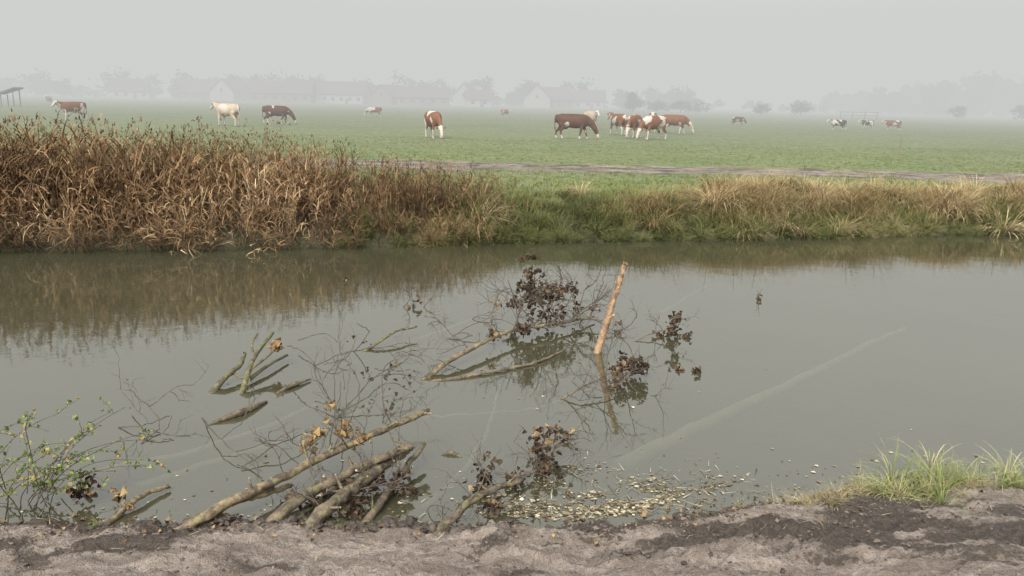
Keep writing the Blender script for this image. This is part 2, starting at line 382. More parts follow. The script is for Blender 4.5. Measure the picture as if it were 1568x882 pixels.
# ------------------------------------------------------------------ cows
def tube_rings(path,seg=14):
    V=[];F=[];n=len(path)
    for i,(x,y,z,hw,hh) in enumerate(path):
        a=path[max(i-1,0)];b=path[min(i+1,n-1)];t=Vector((b[0]-a[0],0,b[2]-a[2])).normalized();nn=Vector((-t.z,0,t.x))
        for j in range(seg):
            th=6.2832*j/seg;V.append(Vector((x,y,z))+Vector((0,1,0))*hw*math.cos(th)+nn*hh*math.sin(th))
    for i in range(n-1):
        for j in range(seg): F.append((i*seg+j,i*seg+(j+1)%seg,(i+1)*seg+(j+1)%seg,(i+1)*seg+j))
    F.append(tuple(range(seg))[::-1]);F.append(tuple((n-1)*seg+j for j in range(seg)));return V,F
def ell(c,r,rot=0):
    V=[];F=[];a,b=8,10
    for i in range(a+1):
        ph=math.pi*i/a*.98+.03
        for j in range(b):
            th=6.2832*j/b;v=Vector((math.sin(ph)*math.cos(th)*r[0],math.sin(ph)*math.sin(th)*r[1],math.cos(ph)*r[2]))
            V.append(Vector(c)+v)
    for i in range(a):
        for j in range(b): F.append((i*b+j,i*b+(j+1)%b,(i+1)*b+(j+1)%b,(i+1)*b+j))
    F.append(tuple(range(b))[::-1]);F.append(tuple(a*b+j for j in range(b)));return V,F
km=N('cow_coat');at=km.n('ShaderNodeAttribute',attribute_name='coat',attribute_type='GEOMETRY')
cowm=km.bsdf(at.outputs['Color'],.75,spec=.2)
COATS={'red':(.13,.055,.025),'dark':(.062,.029,.017),'cream':(.34,.265,.18),'black':(.035,.025,.02),'white':(.5,.45,.37)}
WHITE=(.38,.34,.285)
def cow(x,y,yaw,s,pose,coat,wh,seed,step=0.):
    random.seed(seed)
    parts=[]
    parts.append([(-.95,0,1.14,.08,.1),(-.9,0,1.12,.2,.22),(-.68,0,1.08,.28,.31),(-.3,0,1.02,.33,.37),(.1,0,.99,.35,.40),(.42,0,1.0,.31,.38),(.68,0,1.02,.23,.34),(.86,0,1.02,.13,.22)])
    if pose=='stand':
        parts.append([(.45,0,1.08,.16,.27),(.75,0,1.13,.14,.25),(.98,0,1.21,.11,.19),(1.16,0,1.30,.09,.14)])
        parts.append([(1.08,0,1.37,.07,.08),(1.16,0,1.34,.115,.13),(1.27,0,1.26,.105,.12),(1.39,0,1.13,.075,.09),(1.49,0,1.02,.07,.075),(1.52,0,.98,.05,.05)])
        hc=Vector((1.14,0,1.35));hl=Vector((.72,0,-.69));eye=Vector((1.27,.1,1.28))
    else:
        parts.append([(.45,0,1.08,.16,.28),(.78,0,1.02,.14,.25),(1.02,0,.84,.11,.19),(1.2,0,.60,.09,.14)])
        parts.append([(1.15,0,.66,.07,.08),(1.2,0,.58,.115,.13),(1.27,0,.44,.105,.12),(1.35,0,.27,.075,.09),(1.40,0,.12,.07,.075),(1.41,0,.07,.05,.05)])
        hc=Vector((1.19,0,.60));hl=Vector((.4,0,-.9));eye=Vector((1.28,.1,.46))
    for sd_ in (-1,1):
        o=step*sd_*.13;yy=.17*sd_
        parts.append([(.50,yy*.8,1.0,.09,.17),(.52+o*.3,yy,.78,.09,.13),(.54+o*.6,yy,.58,.065,.085),(.56+o,yy,.42,.055,.065),(.56+o*1.3,yy,.25,.038,.045),(.56+o*1.5,yy,.11,.045,.052),(.59+o*1.5,yy,.05,.055,.07),(.60+o*1.5,yy,0,.06,.08)])
        o=-o
        parts.append([(-.62,yy*.75,1.05,.13,.25),(-.60+o*.3,yy,.84,.12,.22),(-.60+o*.5,yy,.66,.09,.15),(-.72+o*.7,yy,.53,.06,.09),(-.80+o,yy,.45,.05,.065),(-.79+o*1.2,yy,.28,.04,.048),(-.77+o*1.4,yy,.11,.047,.052),(-.73+o*1.4,yy,.05,.055,.07),(-.72+o*1.4,yy,0,.06,.08)])
    parts.append([(-.88,0,1.32,.03,.03),(-.98,0,1.28,.035,.035),(-1.02,0,1.05,.03,.03),(-1.0,0,.75,.026,.026),(-.99,0,.6,.04,.04),(-.99,0,.42,.02,.02)])
    V=[];F=[]
    def addp(v,f):
        o=len(V);V.extend(v);F.extend([tuple(i+o for i in q) for q in f])
    for p in parts: addp(*tube_rings(p))
    addp(*ell((-.42,0,.66),(.17,.13,.12)))
    for sd_ in (-1,1):
        c=hc+Vector((.0,.18*sd_,-.01));addp(*ell(c,(.035,.11,.055)))
        addp(*ell(hc+Vector((-.03,.09*sd_,.09)),(.03,.035,.07)))
    m=bpy.data.meshes.new('tmp');m.from_pydata([tuple(v) for v in V],[],F);m.update()
    o=bpy.data.objects.new('tmp',m);link(o)
    md=o.modifiers.new('r','REMESH');md.mode='VOXEL';md.voxel_size=.032;md.use_smooth_shade=True
    sm_=o.modifiers.new('s','SMOOTH');sm_.factor=.6;sm_.iterations=4
    dg=bpy.context.evaluated_depsgraph_get();dg.update();me=bpy.data.meshes.new_from_object(o.evaluated_get(dg),depsgraph=dg)
    bpy.data.objects.remove(o)
    base=COATS[coat];ca=me.color_attributes.new('coat','FLOAT_COLOR','POINT');cols=[]
    hln=hl.normalized();legw=.42 if wh>-.05 else .2
    for v in me.vertices:
        p=v.co;q=(p-hc).dot(hln)
        n0=mnoise.fractal(p*1.5+Vector((seed*3.7,seed*1.3,0)),1.,2.,3)
        n1=mnoise.noise(p*4+Vector((seed,0,0)))*.12
        f=1. if n0>.32-wh*.62 else 0.
        if q>-.06+n1*.3 and p.x>.9: f=1.
        if p.z<legw+n1 and p.x<.9: f=1.
        if p.z<.66+n1 and abs(p.x)<.55 and wh>.15: f=1.
        if coat=='dark' and p.x>.9 and q<.3: f=0.
        col=[a*(1-f)+b*f for a,b in zip(base,WHITE)]
        if f==0: col=[c*(1+n1*1.5) for c in col]
        else: col=[c*(1-max(0,.35-p.z)*.7) for c in col]
        if q>.44 and p.x>.9: col=[.33,.21,.17]
        for e in (1,-1):
            if (p-Vector((eye.x,eye.y*e,eye.z))).length<.035: col=[.02,.015,.01]
        if p.z<.06 and p.x<.9: col=[.06,.05,.04]
        if abs(p.y)>.1 and q<.06 and p.x>.9 and q>-.1 and abs(p.y)>.14: col=list(base)
        cols+=col+[1]
    ca.data.foreach_set('color',cols);me.materials.append(cowm)
    me.polygons.foreach_set('use_smooth',[True]*len(me.polygons))
    ob=bpy.data.objects.new('cow',me);link(ob);ob.location=(x,y,float(hgt(np.array(x),np.array(y)))-.03);ob.scale=(s,)*3;ob.rotation_euler=(0,0,math.radians(yaw))
COWS=[(-33.9,62.8,235,1.03,'stand','red',.2,1,.5),(-20.3,57.8,150,1.15,'stand','cream',.2,2,.3),(-18.6,63.8,8,1.05,'graze','dark',.0,3,1),
(-16.5,95.8,185,.85,'graze','red',.3,4,.6),(-4.7,46.8,-66,1.12,'graze','red',.05,5,.5),(-1.45,108.7,-50,.8,'stand','red',.2,6,.3),
(3.45,49.1,-8,1.1,'graze','dark',-.1,7,1),(6.2,68.1,-70,1.1,'stand','cream',.4,8,.4),(7.1,56.8,110,1.08,'stand','red',.1,9,.6),
(7.6,52.6,-115,1.08,'graze','red',.15,10,.5),(8.5,50.4,-140,1.08,'graze','red',.05,11,.7),(11.9,61.6,-5,1.05,'graze','red',.0,12,1),(10.6,63.5,-100,1.1,'stand','red',.2,13,.4),
(25.3,93.4,0,.72,'graze','dark',-.1,14,.6),(31.7,80.7,178,.78,'stand','black',.3,15,.8),(37.9,88.5,185,.72,'stand','black',.35,16,.5),(39.2,85.3,170,.78,'stand','red',.45,17,.7),(-75.5,132.9,-80,1.0,'stand','cream',.5,18,.3)]
for c in COWS: cow(*c)
random.seed(99)

# ------------------------------------------------------------------ village
roofm=plain_mat('roof_tile',(.13,.08,.065),(.085,.06,.05),3);wallm=plain_mat('render_wall',(.38,.36,.32),(.32,.29,.26),2);darkw=plain_mat('dark_window',(.03,.035,.04),(.05,.05,.06),2,.2)
woodm=plain_mat('weathered_wood',(.10,.085,.065),(.18,.15,.12),14)
brickw=plain_mat('brick_wall',(.2,.125,.095),(.17,.11,.085),2)
def box(name,c,s,mat,parent):
    x,y,z=c;a,b,d=s[0]/2,s[1]/2,s[2]/2
    V=[(x+i*a,y+j*b,z+k_*d) for k_ in (-1,1) for j in (-1,1) for i in (-1,1)]
    return mesh_np(name,V,[[0,2,3,1],[4,5,7,6],[0,1,5,4],[2,6,7,3],[0,4,6,2],[1,3,7,5]],mat,parent=parent)
def house(name,x,y,L,W,hw,hr,yaw,wm):
    e=empty(name,(x,y,.8));e.rotation_euler=(0,0,math.radians(yaw))
    V=[(-L/2,-W/2,0),(L/2,-W/2,0),(L/2,W/2,0),(-L/2,W/2,0),(-L/2,-W/2,hw),(L/2,-W/2,hw),(L/2,W/2,hw),(-L/2,W/2,hw),(-L/2,0,hw+hr),(L/2,0,hw+hr)]
    m=bpy.data.meshes.new('walls');m.from_pydata(V,[],[(0,1,5,4),(2,3,7,6),(1,2,6,9,5),(3,0,4,8,7)]);m.materials.append(wm);link(bpy.data.objects.new('walls',m),e)
    o=.4;t=.15;sl_=hr/(W/2);zz=hw-o*sl_
    V=[(-L/2-o,-W/2-o,zz+.05),(L/2+o,-W/2-o,zz+.05),(L/2+o,0,hw+hr+.05),(-L/2-o,0,hw+hr+.05),(-L/2-o,W/2+o,zz+.05),(L/2+o,W/2+o,zz+.05)]
    V+= [(a,b,c+t) for a,b,c in V]
    m=bpy.data.meshes.new('roof');m.from_pydata(V,[],[(0,1,2,3),(3,2,5,4),(6,9,8,7),(9,10,11,8),(0,6,7,1),(4,5,11,10),(0,3,9,6),(3,4,10,9),(1,7,8,2),(2,8,11,5)]);m.materials.append(roofm);link(bpy.data.objects.new('roof',m),e)
    nwin=max(2,int(L/3))
    for i in range(nwin): box('window',(-L/2+(i+.5)*L/nwin,-W/2-.02,1.7),(1.,.06,1.2),darkw,e)
    box('door',(L*.12,-W/2-.03,1.),(1.,.08,2.),woodm,e)
    for i in (-1,1): box('gable_window',(i*(L/2+.02),0,hw+.5),(.06,.9,1.1),darkw,e)
    box('chimney',(L*.2,W*.1,hw+hr+.3),(.6,.6,1.6),brickw,e)
HS=[('farm_barn',-79,280,20,11,3.2,3.9,4,brickw),('farm_barn',-59.5,288,15,10,3.4,4.,-6,wallm),('village_house',-43,284,11,9,3.,3.6,60,brickw),('farm_barn',-31,276,17,9,2.8,3.2,3,brickw),
('village_house',-12.5,270,8,7,2.6,2.6,8,wallm),('village_house',7.6,290,9,9,3.4,4.6,85,wallm),('village_house',14.5,298,10,8,3.2,4,15,brickw),('village_house',-104,300,12,9,3.4,4.2,80,wallm),
('village_house',-118,310,13,9,3,4.5,10,brickw),('village_house',-18,300,10,8,3.6,4.4,80,wallm),('village_house',-140,300,12,9,3,4,20,wallm),('village_house',27,305,11,8,3,3.6,-10,wallm)]
for h in HS: house(*h)
treem=foliage_mat('autumn_foliage',[(0,(.03,.033,.016)),(.5,(.06,.06,.028)),(1,(.11,.085,.04))],None,0,.85,.15,1.)
barkd=plain_mat('tree_bark',(.06,.05,.04),(.11,.09,.07),10)
LT=[leaf_template() for _ in range(4)]
def crown_points(x,y,z0,h,w,nc,per):
    P=[]
    for i in range(nc):
        a=R_(0,6.28);f=R_(.25,1.);rr=w*.5*math.sqrt(max(.05,1-(f-.45)**2*2.6))*R_(.25,1.)
        c=(x+rr*math.cos(a),y+rr*math.sin(a),z0+h*f*.92)
        s=h*.11*R_(.7,1.3)
        for j in range(per): P.append((c[0]+random.gauss(0,s),c[1]+random.gauss(0,s),max(z0+.2,c[2]+random.gauss(0,s*.75))))
    return P
def tree(name,x,y,h,w,nc=26,per=38,low=False):
    e=empty(name,(x,y,.8));T=Tubes();T.add([(0,0,-.2),(R_(-.1,.1),0,h*.3),(R_(-.3,.3),R_(-.2,.2),h*.65),(0,0,h*.88)],h*.035,h*.008,8,capmat=0)
    for i in range(9):
        z=h*R_(.12 if low else .25,.6);a=R_(0,6.28);T.add([(0,0,z),(math.cos(a)*w*.2,math.sin(a)*w*.2,z+h*.13),(math.cos(a)*w*.42,math.sin(a)*w*.42,z+h*.25)],h*.014,h*.004,5,capmat=0)
    T.obj('trunk_and_limbs',[barkd],e)
    P=np.array(crown_points(0,0,0,h,w,nc,per));P[:,2]*=.92;n=len(P);rv=np.clip(.5+.5*(P[:,2]/h-.5)+rng.normal(0,.2,n),0,1)
    scatter('crown',LT,P,rng.uniform(.05,.085,n)*max(h,3.5),treem,rng.uniform(0,3,n),rnd=rv,parent=e)
for x,y,h,w_ in [(44,220,3.8,8),(38,223,3.6,6.5),(32,225,5.6,4.5),(64,215,3.0,4.4),(76,220,4.2,5.2),(118,220,3.6,5.),(134,218,4.4,5.8),(50,228,3.6,7.5)]: tree('tree',x,y,h,w_,nc=34,low=True)
P=[];r2=random.Random(5);TL=Tubes()
for i in range(80):
    x=r2.uniform(-210,70);y=r2.uniform(305,350);h=r2.uniform(5,11)*(1.0 if x<45 else .8);w_=h*r2.uniform(.7,1.1)
    P+=crown_points(x,y,.8,h,w_,12,20);TL.add([(x,y,.5),(x,y,h*.8)],.28,.1,5,k=1,capmat=0)
for i in range(120):
    x=r2.uniform(-230,330);y=r2.uniform(330,380);P+=crown_points(x,y,.8,r2.uniform(2.5,5),r2.uniform(5,9),6,13)
P=np.array(P);n=len(P);e=empty('distant_tree_line',(0,0,0));TL.obj('trunks',[barkd],e)
scatter('crowns',LT,P,rng.uniform(.8,1.4,n),treem,rng.uniform(0,3,n),parent=e)
P=[];r3=random.Random(8)
for i in range(240):
    x=r3.uniform(150,620);y=r3.uniform(350,400);h=r3.uniform(14,20)*np.interp(x,[150,220,620],[.45,1,1.1]);P+=crown_points(x,y,.5,h,h*.7,9,11)
P=np.array(P);n=len(P);scatter('distant_wood',LT,P,rng.uniform(2.4,4,n),treem,rng.uniform(0,3,n))
e=empty('field_shelter',(-68.3,111,.85));e.scale=(.42,.6,.9)
for i,(x,y,h) in enumerate([(-2,-1,1.7),(2.,-1,2.5),(-2,1.5,1.7),(2.,1.5,2.5)]): box('post_%d'%(i+1),(x,y,h/2),(.24,.2,h),woodm,e)
V=[(-3.2,-1.6,1.7),(3.0,-1.6,2.62),(3.0,2.1,2.62),(-3.2,2.1,1.7),(-3.2,-1.6,1.9),(3.0,-1.6,2.82),(3.0,2.1,2.82),(-3.2,2.1,1.9)]
mesh_np('roof',V,[[0,3,2,1],[4,5,6,7],[0,1,5,4],[1,2,6,5],[2,3,7,6],[3,0,4,7]],woodm,parent=e)
def post(x,y,h,r=.035):
    T=Tubes();z=float(hgt(np.array(x),np.array(y)));T.add([(x,y,z-.1),(x+.02,y,z+h*.5),(x+.01,y,z+h)],r,r*.85,7,rough=.05,capmat=0);T.obj('fence_post',[woodm])
post(16.6,35.2,1.05,.022);post(6.1,38.3,.5,.025)
e=empty('wooden_gate',(73,175,.85))
for i in range(4): box('post_%d'%(i+1),(-4+i*2.6,0,.8),(.12,.12,1.6),woodm,e)
for i in range(2): box('rail_%d'%(i+1),(0,-.1,.8+i*.6),(8.2,.06,.1),woodm,e)

# ------------------------------------------------------------------ fallen branches
def bark(name,a,b,c,lich=.0,lc=(.22,.21,.08)):
    k=N(name);n1=k.noise(30,detail=5);n2=k.noise(7,detail=4);n3=k.noise(110,detail=3)
    col=k.mix(k.ramp(n1,[(.35,0.),(.65,1.)]),a,b);col=k.mix(k.ramp(n2,[(.45,0.),(.58,.9)]),col,c)
    if lich: col=k.mix(k.ramp(k.noise(16,detail=4),[(.52,0.),(.6,lich)]),col,lc)
    return k.bsdf(col,.75,bump=k.math('ADD',n1,k.math('MULTIPLY',n3,.4)),bd=.016,spec=.35)
B1=bark('bark_tan',(.085,.062,.036),(.20,.148,.085),(.05,.037,.025),.5)
B2=bark('bark_dark',(.03,.023,.016),(.08,.061,.04),(.12,.09,.06),.3)
B3=bark('bark_mossy',(.035,.029,.019),(.085,.072,.042),(.10,.095,.04),.7,(.15,.145,.06))
B4=bark('wood_peeled',(.19,.115,.06),(.30,.20,.11),(.11,.068,.038))
TW=plain_mat('twig_bark',(.035,.027,.021),(.09,.07,.05),30)
CAP=plain_mat('broken_wood',(.24,.175,.10),(.38,.30,.18),60)
SUB=plain_mat('submerged_wood',(.62,.60,.47),(.42,.40,.31),3)
LB=foliage_mat('dead_leaves',[(0,(.018,.013,.009)),(.4,(.045,.030,.019)),(.7,(.09,.060,.035)),(.9,(.19,.125,.065)),(1,(.30,.21,.1))],None,0,.8,.15,.9)
LY=foliage_mat('yellow_leaves',[(0,(.08,.05,.025)),(.4,(.18,.115,.055)),(.8,(.34,.24,.10)),(1,(.42,.34,.15))],None,0,.8,.2,1.)
LTs=[leaf_template(1.3) for _ in range(8)];LF=[leaf_template(.15) for _ in range(6)]
def leaves(name,c,r,n,mat,size=.055,parent=None,flat=.8,bias=None):
    P=np.array(c)+rng.normal(0,1,(n,3))*np.array([r,r,r*flat])*.5
    C=np.array(c)+rng.normal(0,1,(max(3,n//9),3))*np.array([r,r,r*flat])*.55
    P=P*.35+C[rng.integers(0,len(C),n)]*.65+rng.normal(0,size*.35,(n,3));P[:,2]=np.maximum(P[:,2],.005)
    return scatter(name,LTs,P,rng.uniform(.45,1.3,n)*size,mat,rng.uniform(0,2.6,n),rnd=rng.beta(1.6,2.2,n) if bias is None else rng.beta(*bias,n),parent=parent)
def log(name,pts,r0,r1,mat,rough=.14,sides=12,k=7,stubs=0,wob=.007,parent=None):
    e=parent or empty(name);T=Tubes();P=T.add(pts,r0,r1,sides,k=k,wob=wob,rough=rough)
    for i in range(stubs):
        j=random.randint(len(P)//4,len(P)-2);d=unit([R_(-1,1),R_(-.6,.6),R_(.2,1)]);L=R_(.05,.16)
        T.add([P[j],P[j]+d*L*.5,P[j]+d*L+np.array([0,0,R_(-.02,.02)])],r1*.5,r1*.3,6,k=2,rough=.1)
    T.obj('limb',[mat,CAP],e);return e,P
def twigs(parent,starts,L,r,depth,kids=3,grav=0.,spread=.9,mat=None):
    T=Tubes();tips=[]
    for p,d in starts: grow(T,p,d,L*R_(.7,1.2),r,depth,tips,spread,grav,kids)
    T.obj('twigs',[mat or TW],parent,True);return tips

e1,_=log('fallen_log',[(-2.46,4.86,-.05),(-2.07,5.19,.13),(-1.83,5.46,.16),(-1.45,5.93,.22),(-1.08,6.23,.30),(-.71,6.55,.36)],.040,.026,B1,.18,stubs=6)
tp=twigs(e1,[((-1.5,5.87,.22),(-.2,0,1)),((-1.4,5.96,.24),(.3,.2,1)),((-1.3,6.02,.25),(-.3,-.1,.9)),((-1.2,6.1,.26),(.2,.1,.9)),((-1.6,5.75,.2),(-.5,.1,.5)),((-1.7,5.6,.18),(.1,.3,.8))],.36,.005,2)
for c,n in [((-1.52,5.92,.34),30),((-1.36,6.16,.34),30),((-1.42,5.95,.52),10),((-1.2,6.1,.30),16)]: leaves('leaf_cluster',c,.12,n,LY,.055,e1)
log('fallen_log',[(-2.33,5.0,-.04),(-2.01,5.29,.12),(-1.84,5.48,.10),(-1.68,5.71,.06)],.032,.020,B1,.18,stubs=2)
log('fallen_log',[(-1.82,4.9,-.06),(-1.55,5.31,.13),(-1.34,5.47,.20),(-1.11,5.77,.22),(-.78,6.02,.27)],.046,.030,B2,.3,stubs=8)
e,_=log('fallen_log',[(-1.55,4.88,-.08),(-1.29,5.23,.13),(-1.14,5.52,.16),(-.95,5.95,.16),(-.82,6.1,.20)],.056,.028,B2,.38,stubs=7)
for c,r,n in [((-1.0,5.8,.10),.22,70),((-1.3,5.5,.06),.24,70),((-.85,5.75,.03),.2,50),((-1.1,5.35,.06),.18,50),((-1.45,5.35,.08),.15,30)]: leaves('leaf_cluster',c,r,n,LB,.05,e)
twigs(e,[((-1.2,5.4,.1),(.3,.2,.4)),((-1.0,5.7,.12),(.3,-.1,.1)),((-1.3,5.2,.1),(-.3,.2,.3)),((-.9,5.9,.15),(.1,.2,.6)),((-1.1,5.5,.15),(.4,.3,.2)),((-1.4,5.5,.15),(-.4,.5,.2)),((-.95,5.6,.05),(.5,.2,.1)),((-1.2,5.6,.1),(.1,.6,.5))],.4,.006,2)
log('fallen_log',[(-1.1,5.05,-.05),(-.95,5.5,.05),(-.85,5.9,.08),(-.72,6.35,.15)],.033,.020,B2,.28,stubs=4)
log('fallen_log',[(-1.68,5.15,-.05),(-1.35,5.6,.06),(-1.15,5.95,.05),(-1.0,6.3,.02)],.028,.016,B2,.2,stubs=3)
e,_=log('broken_branch',[(-.60,5.04,-.05),(-.29,5.35,.13),(-.11,5.56,.14),(.11,5.77,.12)],.034,.021,B2,.2,stubs=5)
tp=twigs(e,[((-.3,5.4,.1),(.3,.6,.3)),((-.1,5.6,.12),(.1,.8,.3)),((.0,5.7,.12),(.5,.5,.3)),((-.4,5.3,.1),(-.4,.6,.2))],.45,.006,2)
leaves('leaf_cluster',(-.18,5.95,.08),.18,55,LB,.055,e);leaves('leaf_cluster',(.03,5.98,.08),.14,26,LB,.055,e);leaves('leaf_cluster',(-.17,5.5,.03),.15,26,LB,.05,e)
e,_=log('broken_branch',[(.02,5.75,.06),(.12,5.95,.08),(.25,6.1,.06),(.45,6.5,.12),(.6,6.55,.14)],.016,.009,B2,.1,8)
leaves('leaf_cluster',(.36,6.47,.14),.24,100,LB,.055,e,bias=(1.6,1.6));leaves('leaf_cluster',(.26,6.08,.05),.15,50,LB,.05,e)
twigs(e,[((.4,6.4,.1),(.6,.5,.2)),((.45,6.5,.12),(.6,0,.3)),((.25,6.1,.06),(-.3,.4,.4)),((.5,6.55,.12),(.4,-.4,.1)),((.3,6.2,.06),(.4,-.3,.3))],.38,.005,2)
leaves('leaf_cluster',(.56,6.85,.06),.1,6,LY,.05,e)
e,_=log('broken_branch',[(-2.90,4.98,-.03),(-2.76,5.46,.05),(-2.63,5.71,.03)],.024,.016,B1)
leaves('leaf_cluster',(-2.80,5.40,.08),.12,22,LY,.05,e)
leaves('leaf_cluster',(-3.2,5.5,.12),.14,55,LB,.055,e)
def stick(name,pts,radii,mat,**kw):
    T=Tubes();T.add(pts,0,0,10,k=6,rough=.2,radii=radii,**kw);return T.obj(name,[mat,CAP])
stick('floating_stick',[(-2.83,6.95,-.01),(-2.69,7.12,.02),(-2.56,7.29,.03),(-2.44,7.58,.01)],[.008,.02,.036,.03,.012],B2)
stick('floating_stick',[(-2.43,7.83,-.01),(-2.31,8.01,.025),(-2.16,8.25,.02)],[.006,.024,.024,.008],B2)
stick('floating_stick',[(-.58,6.45,.0),(-.5,6.47,.012),(-.4,6.42,.0)],[.006,.02,.02,.006],B2)
ef_=empty('forked_branch')
T=Tubes();T.add([(-3.09,7.80,-.03),(-3.02,8.07,.08),(-2.96,8.35,.12),(-2.99,8.61,.17)],.034,.022,10,k=6,rough=.25)
T.add([(-2.77,7.80,-.03),(-2.78,8.03,.1),(-2.81,8.38,.2),(-2.77,8.96,.32)],.036,.02,10,k=6,rough=.25)
T.add([(-2.79,8.1,.04),(-2.70,8.54,.07),(-2.60,8.93,.06)],.024,.014,8,k=6,rough=.2)
T.add([(-2.78,8.2,.14),(-2.68,8.45,.2),(-2.62,8.6,.26)],.018,.01,8,k=4,rough=.1)
T.add([(-2.81,8.4,.2),(-2.9,8.6,.28),(-2.88,8.75,.36)],.016,.01,8,k=4,rough=.1)
T.add([(-3.0,8.2,.1),(-2.9,8.15,.06),(-2.8,8.1,.06)],.014,.012,6,k=3,rough=.1)
T.obj('limbs',[B3,CAP],ef_);leaves('leaf_cluster',(-2.63,8.67,.25),.13,26,LY,.07,ef_,bias=(1.2,3))
e,_=log('floating_branch',[(-1.82,9.32,-.02),(-1.63,9.51,.06),(-1.47,9.79,.12),(-1.23,10.05,.12)],.02,.012,B3,.1,8)
e,_=log('leafy_branch',[(-.99,8.34,-.03),(-.68,8.77,.1),(-.33,9.35,.14),(.06,9.93,.14),(.58,10.32,.12),(1.17,10.96,.06)],.034,.014,B1,.14,10,stubs=4)
st=[((.0,9.8,.14),(.2,.5,.8)),((.3,10.1,.13),(-.2,.5,1)),((.5,10.3,.12),(-.3,.4,1.1)),((.6,10.35,.12),(.1,.3,1.2)),((.8,10.5,.1),(.3,.3,1.)),((.9,10.6,.1),(.2,.3,.9)),((1.1,10.9,.06),(.3,.2,.6)),((.4,10.2,.1),(.8,.2,.3)),((.7,10.4,.1),(.8,-.2,.1)),((.2,10.0,.12),(.6,-.3,.2)),((.9,10.7,.08),(.8,-.3,.0)),((-.3,9.4,.13),(.3,.5,.4)),((-.5,9.1,.12),(-.2,.5,.4)),((1.0,10.8,.06),(-.2,-.6,.1)),((.5,10.2,.1),(.7,.1,.5)),((.1,9.9,.12),(-.3,.6,.5)),((.8,10.5,.1),(.9,.4,.4))]
tips=twigs(e,st,.66,.010,3,3)
for c,r,n in [((.34,10.7,.42),.32,190),((.55,10.7,.46),.30,130),((.27,10.9,.88),.15,40),((.30,10.8,.70),.2,60),((.08,10.8,.36),.18,36),((.85,10.8,.48),.2,34),((.22,10.6,.58),.2,60),((.7,10.5,.22),.28,50),((1.05,10.9,.2),.22,30),((.15,10.0,.14),.16,40),((-.25,9.55,.18),.12,16),((.4,10.4,.2),.28,60)]: leaves('leaf_cluster',c,r,n,LB,.060,e)
log('reflection_branch',[(-.95,8.3,-.02),(-.5,8.45,.01),(0.0,8.75,.02),(.4,9.1,.02),(.75,9.7,-.01)],.022,.012,B2,.1,8)  # added limb standing in for the leafy branch's reflection on the water
e,_=log('leafy_branch',[(1.5,9.9,-.03),(1.75,10.1,.04),(2.0,10.2,.1),(2.2,10.2,.22)],.01,.006,B2,.1,6)
twigs(e,[((1.9,10.15,.08),(.3,0,.8)),((2.0,10.2,.1),(-.2,.1,.9)),((2.1,10.2,.15),(.5,-.3,.5))],.28,.005,2)
for c,r,n in [((2.1,10.2,.10),.18,60),((2.18,10.2,.28),.15,40),((2.3,10.2,.0),.12,20),((1.95,10.2,.02),.1,20)]: leaves('leaf_cluster',c,r,n,LB,.058,e)
k_=empty('upright_pole');T=Tubes();T.add([(1.02,9.44,-.25),(1.07,9.48,0),(1.15,9.5,.3),(1.21,9.5,.55),(1.31,9.6,.85),(1.38,9.65,1.1)],.048,.034,14,k=6,rough=.2,wob=.006)
T.add([(1.17,9.5,.42),(1.22,9.45,.47),(1.24,9.42,.50)],.02,.012,6,k=2,rough=.1)
T.add([(1.3,9.58,.8),(1.27,9.55,.86),(1.25,9.55,.88)],.018,.01,6,k=2,rough=.1)
T.obj('shaft',[B4,CAP],k_)
e,_=log('leafy_branch',[(.52,7.85,-.01),(.75,7.95,.1),(1.03,8.2,.15),(1.35,8.5,.15)],.010,.007,B2,.1,6)
twigs(e,[((.75,7.95,.1),(.2,.6,.3)),((.9,8.1,.12),(.5,-.5,.1)),((1.03,8.2,.15),(.3,.5,.5)),((1.2,8.3,.15),(.5,-.6,-.1)),((.6,7.9,.05),(.4,-.6,0)),((1.3,8.4,.15),(.1,-.3,.6)),((.8,8.,.1),(.6,-.7,-.1)),((1.0,8.2,.1),(-.6,.4,.2))],.5,.006,2)
for c,r,n in [((1.32,8.55,.16),.22,140),((1.42,8.6,.12),.14,50),((1.2,8.3,.05),.16,24)]: leaves('leaf_cluster',c,r,n,LB,.053,e)
def curve(T,pts,r=.005): T.add(pts,r,r*.6,5,k=6,wob=.010,capmat=0)
T=Tubes()
for pts in [[(-2.52,8.68,.25),(-2.2,8.26,.3),(-1.89,7.71,.15),(-1.66,7.22,0)],[(-2.1,8.16,.2),(-1.77,8.26,.32),(-1.42,8.77,.2),(-1.06,8.1,.03)],[(-1.66,7.22,0),(-1.4,7.8,.2),(-1.1,8.2,.3),(-1.15,8.7,.38)],[(-1.66,7.22,0),(-1.75,7.6,.3),(-1.7,8.0,.42)],[(-3.59,6.88,0),(-3.27,6.78,.08),(-3.10,6.90,.12),(-3.1,6.7,.02)],[(-3.75,7.48,.14),(-3.4,7.07,.15),(-3.19,6.86,.05),(-3.23,6.54,0)],[(-2.92,7.15,0),(-2.48,6.46,.08),(-2.0,6.01,.03)],[(-2.2,6.1,.02),(-1.9,6.5,.1),(-1.7,6.9,.03)],[(-1.5,6.8,0),(-1.45,7.3,.25),(-1.7,7.9,.35),(-2.0,8.2,.2)],[(-1.2,7.3,.0),(-1.3,7.8,.28),(-1.2,8.3,.3)],[(-2.6,9.4,.1),(-2.2,9.2,.25),(-1.9,8.9,.1)],[(-1.9,9.3,.0),(-1.7,9.2,.28),(-1.8,9.0,.45)],[(-.8,9.9,.0),(-.5,10.2,.12),(-.2,10.4,.2)],[(-1.45,5.95,.2),(-1.5,6.4,.3),(-1.55,6.9,.35),(-1.65,7.4,.3)]]: curve(T,pts,.006)
tips=[];
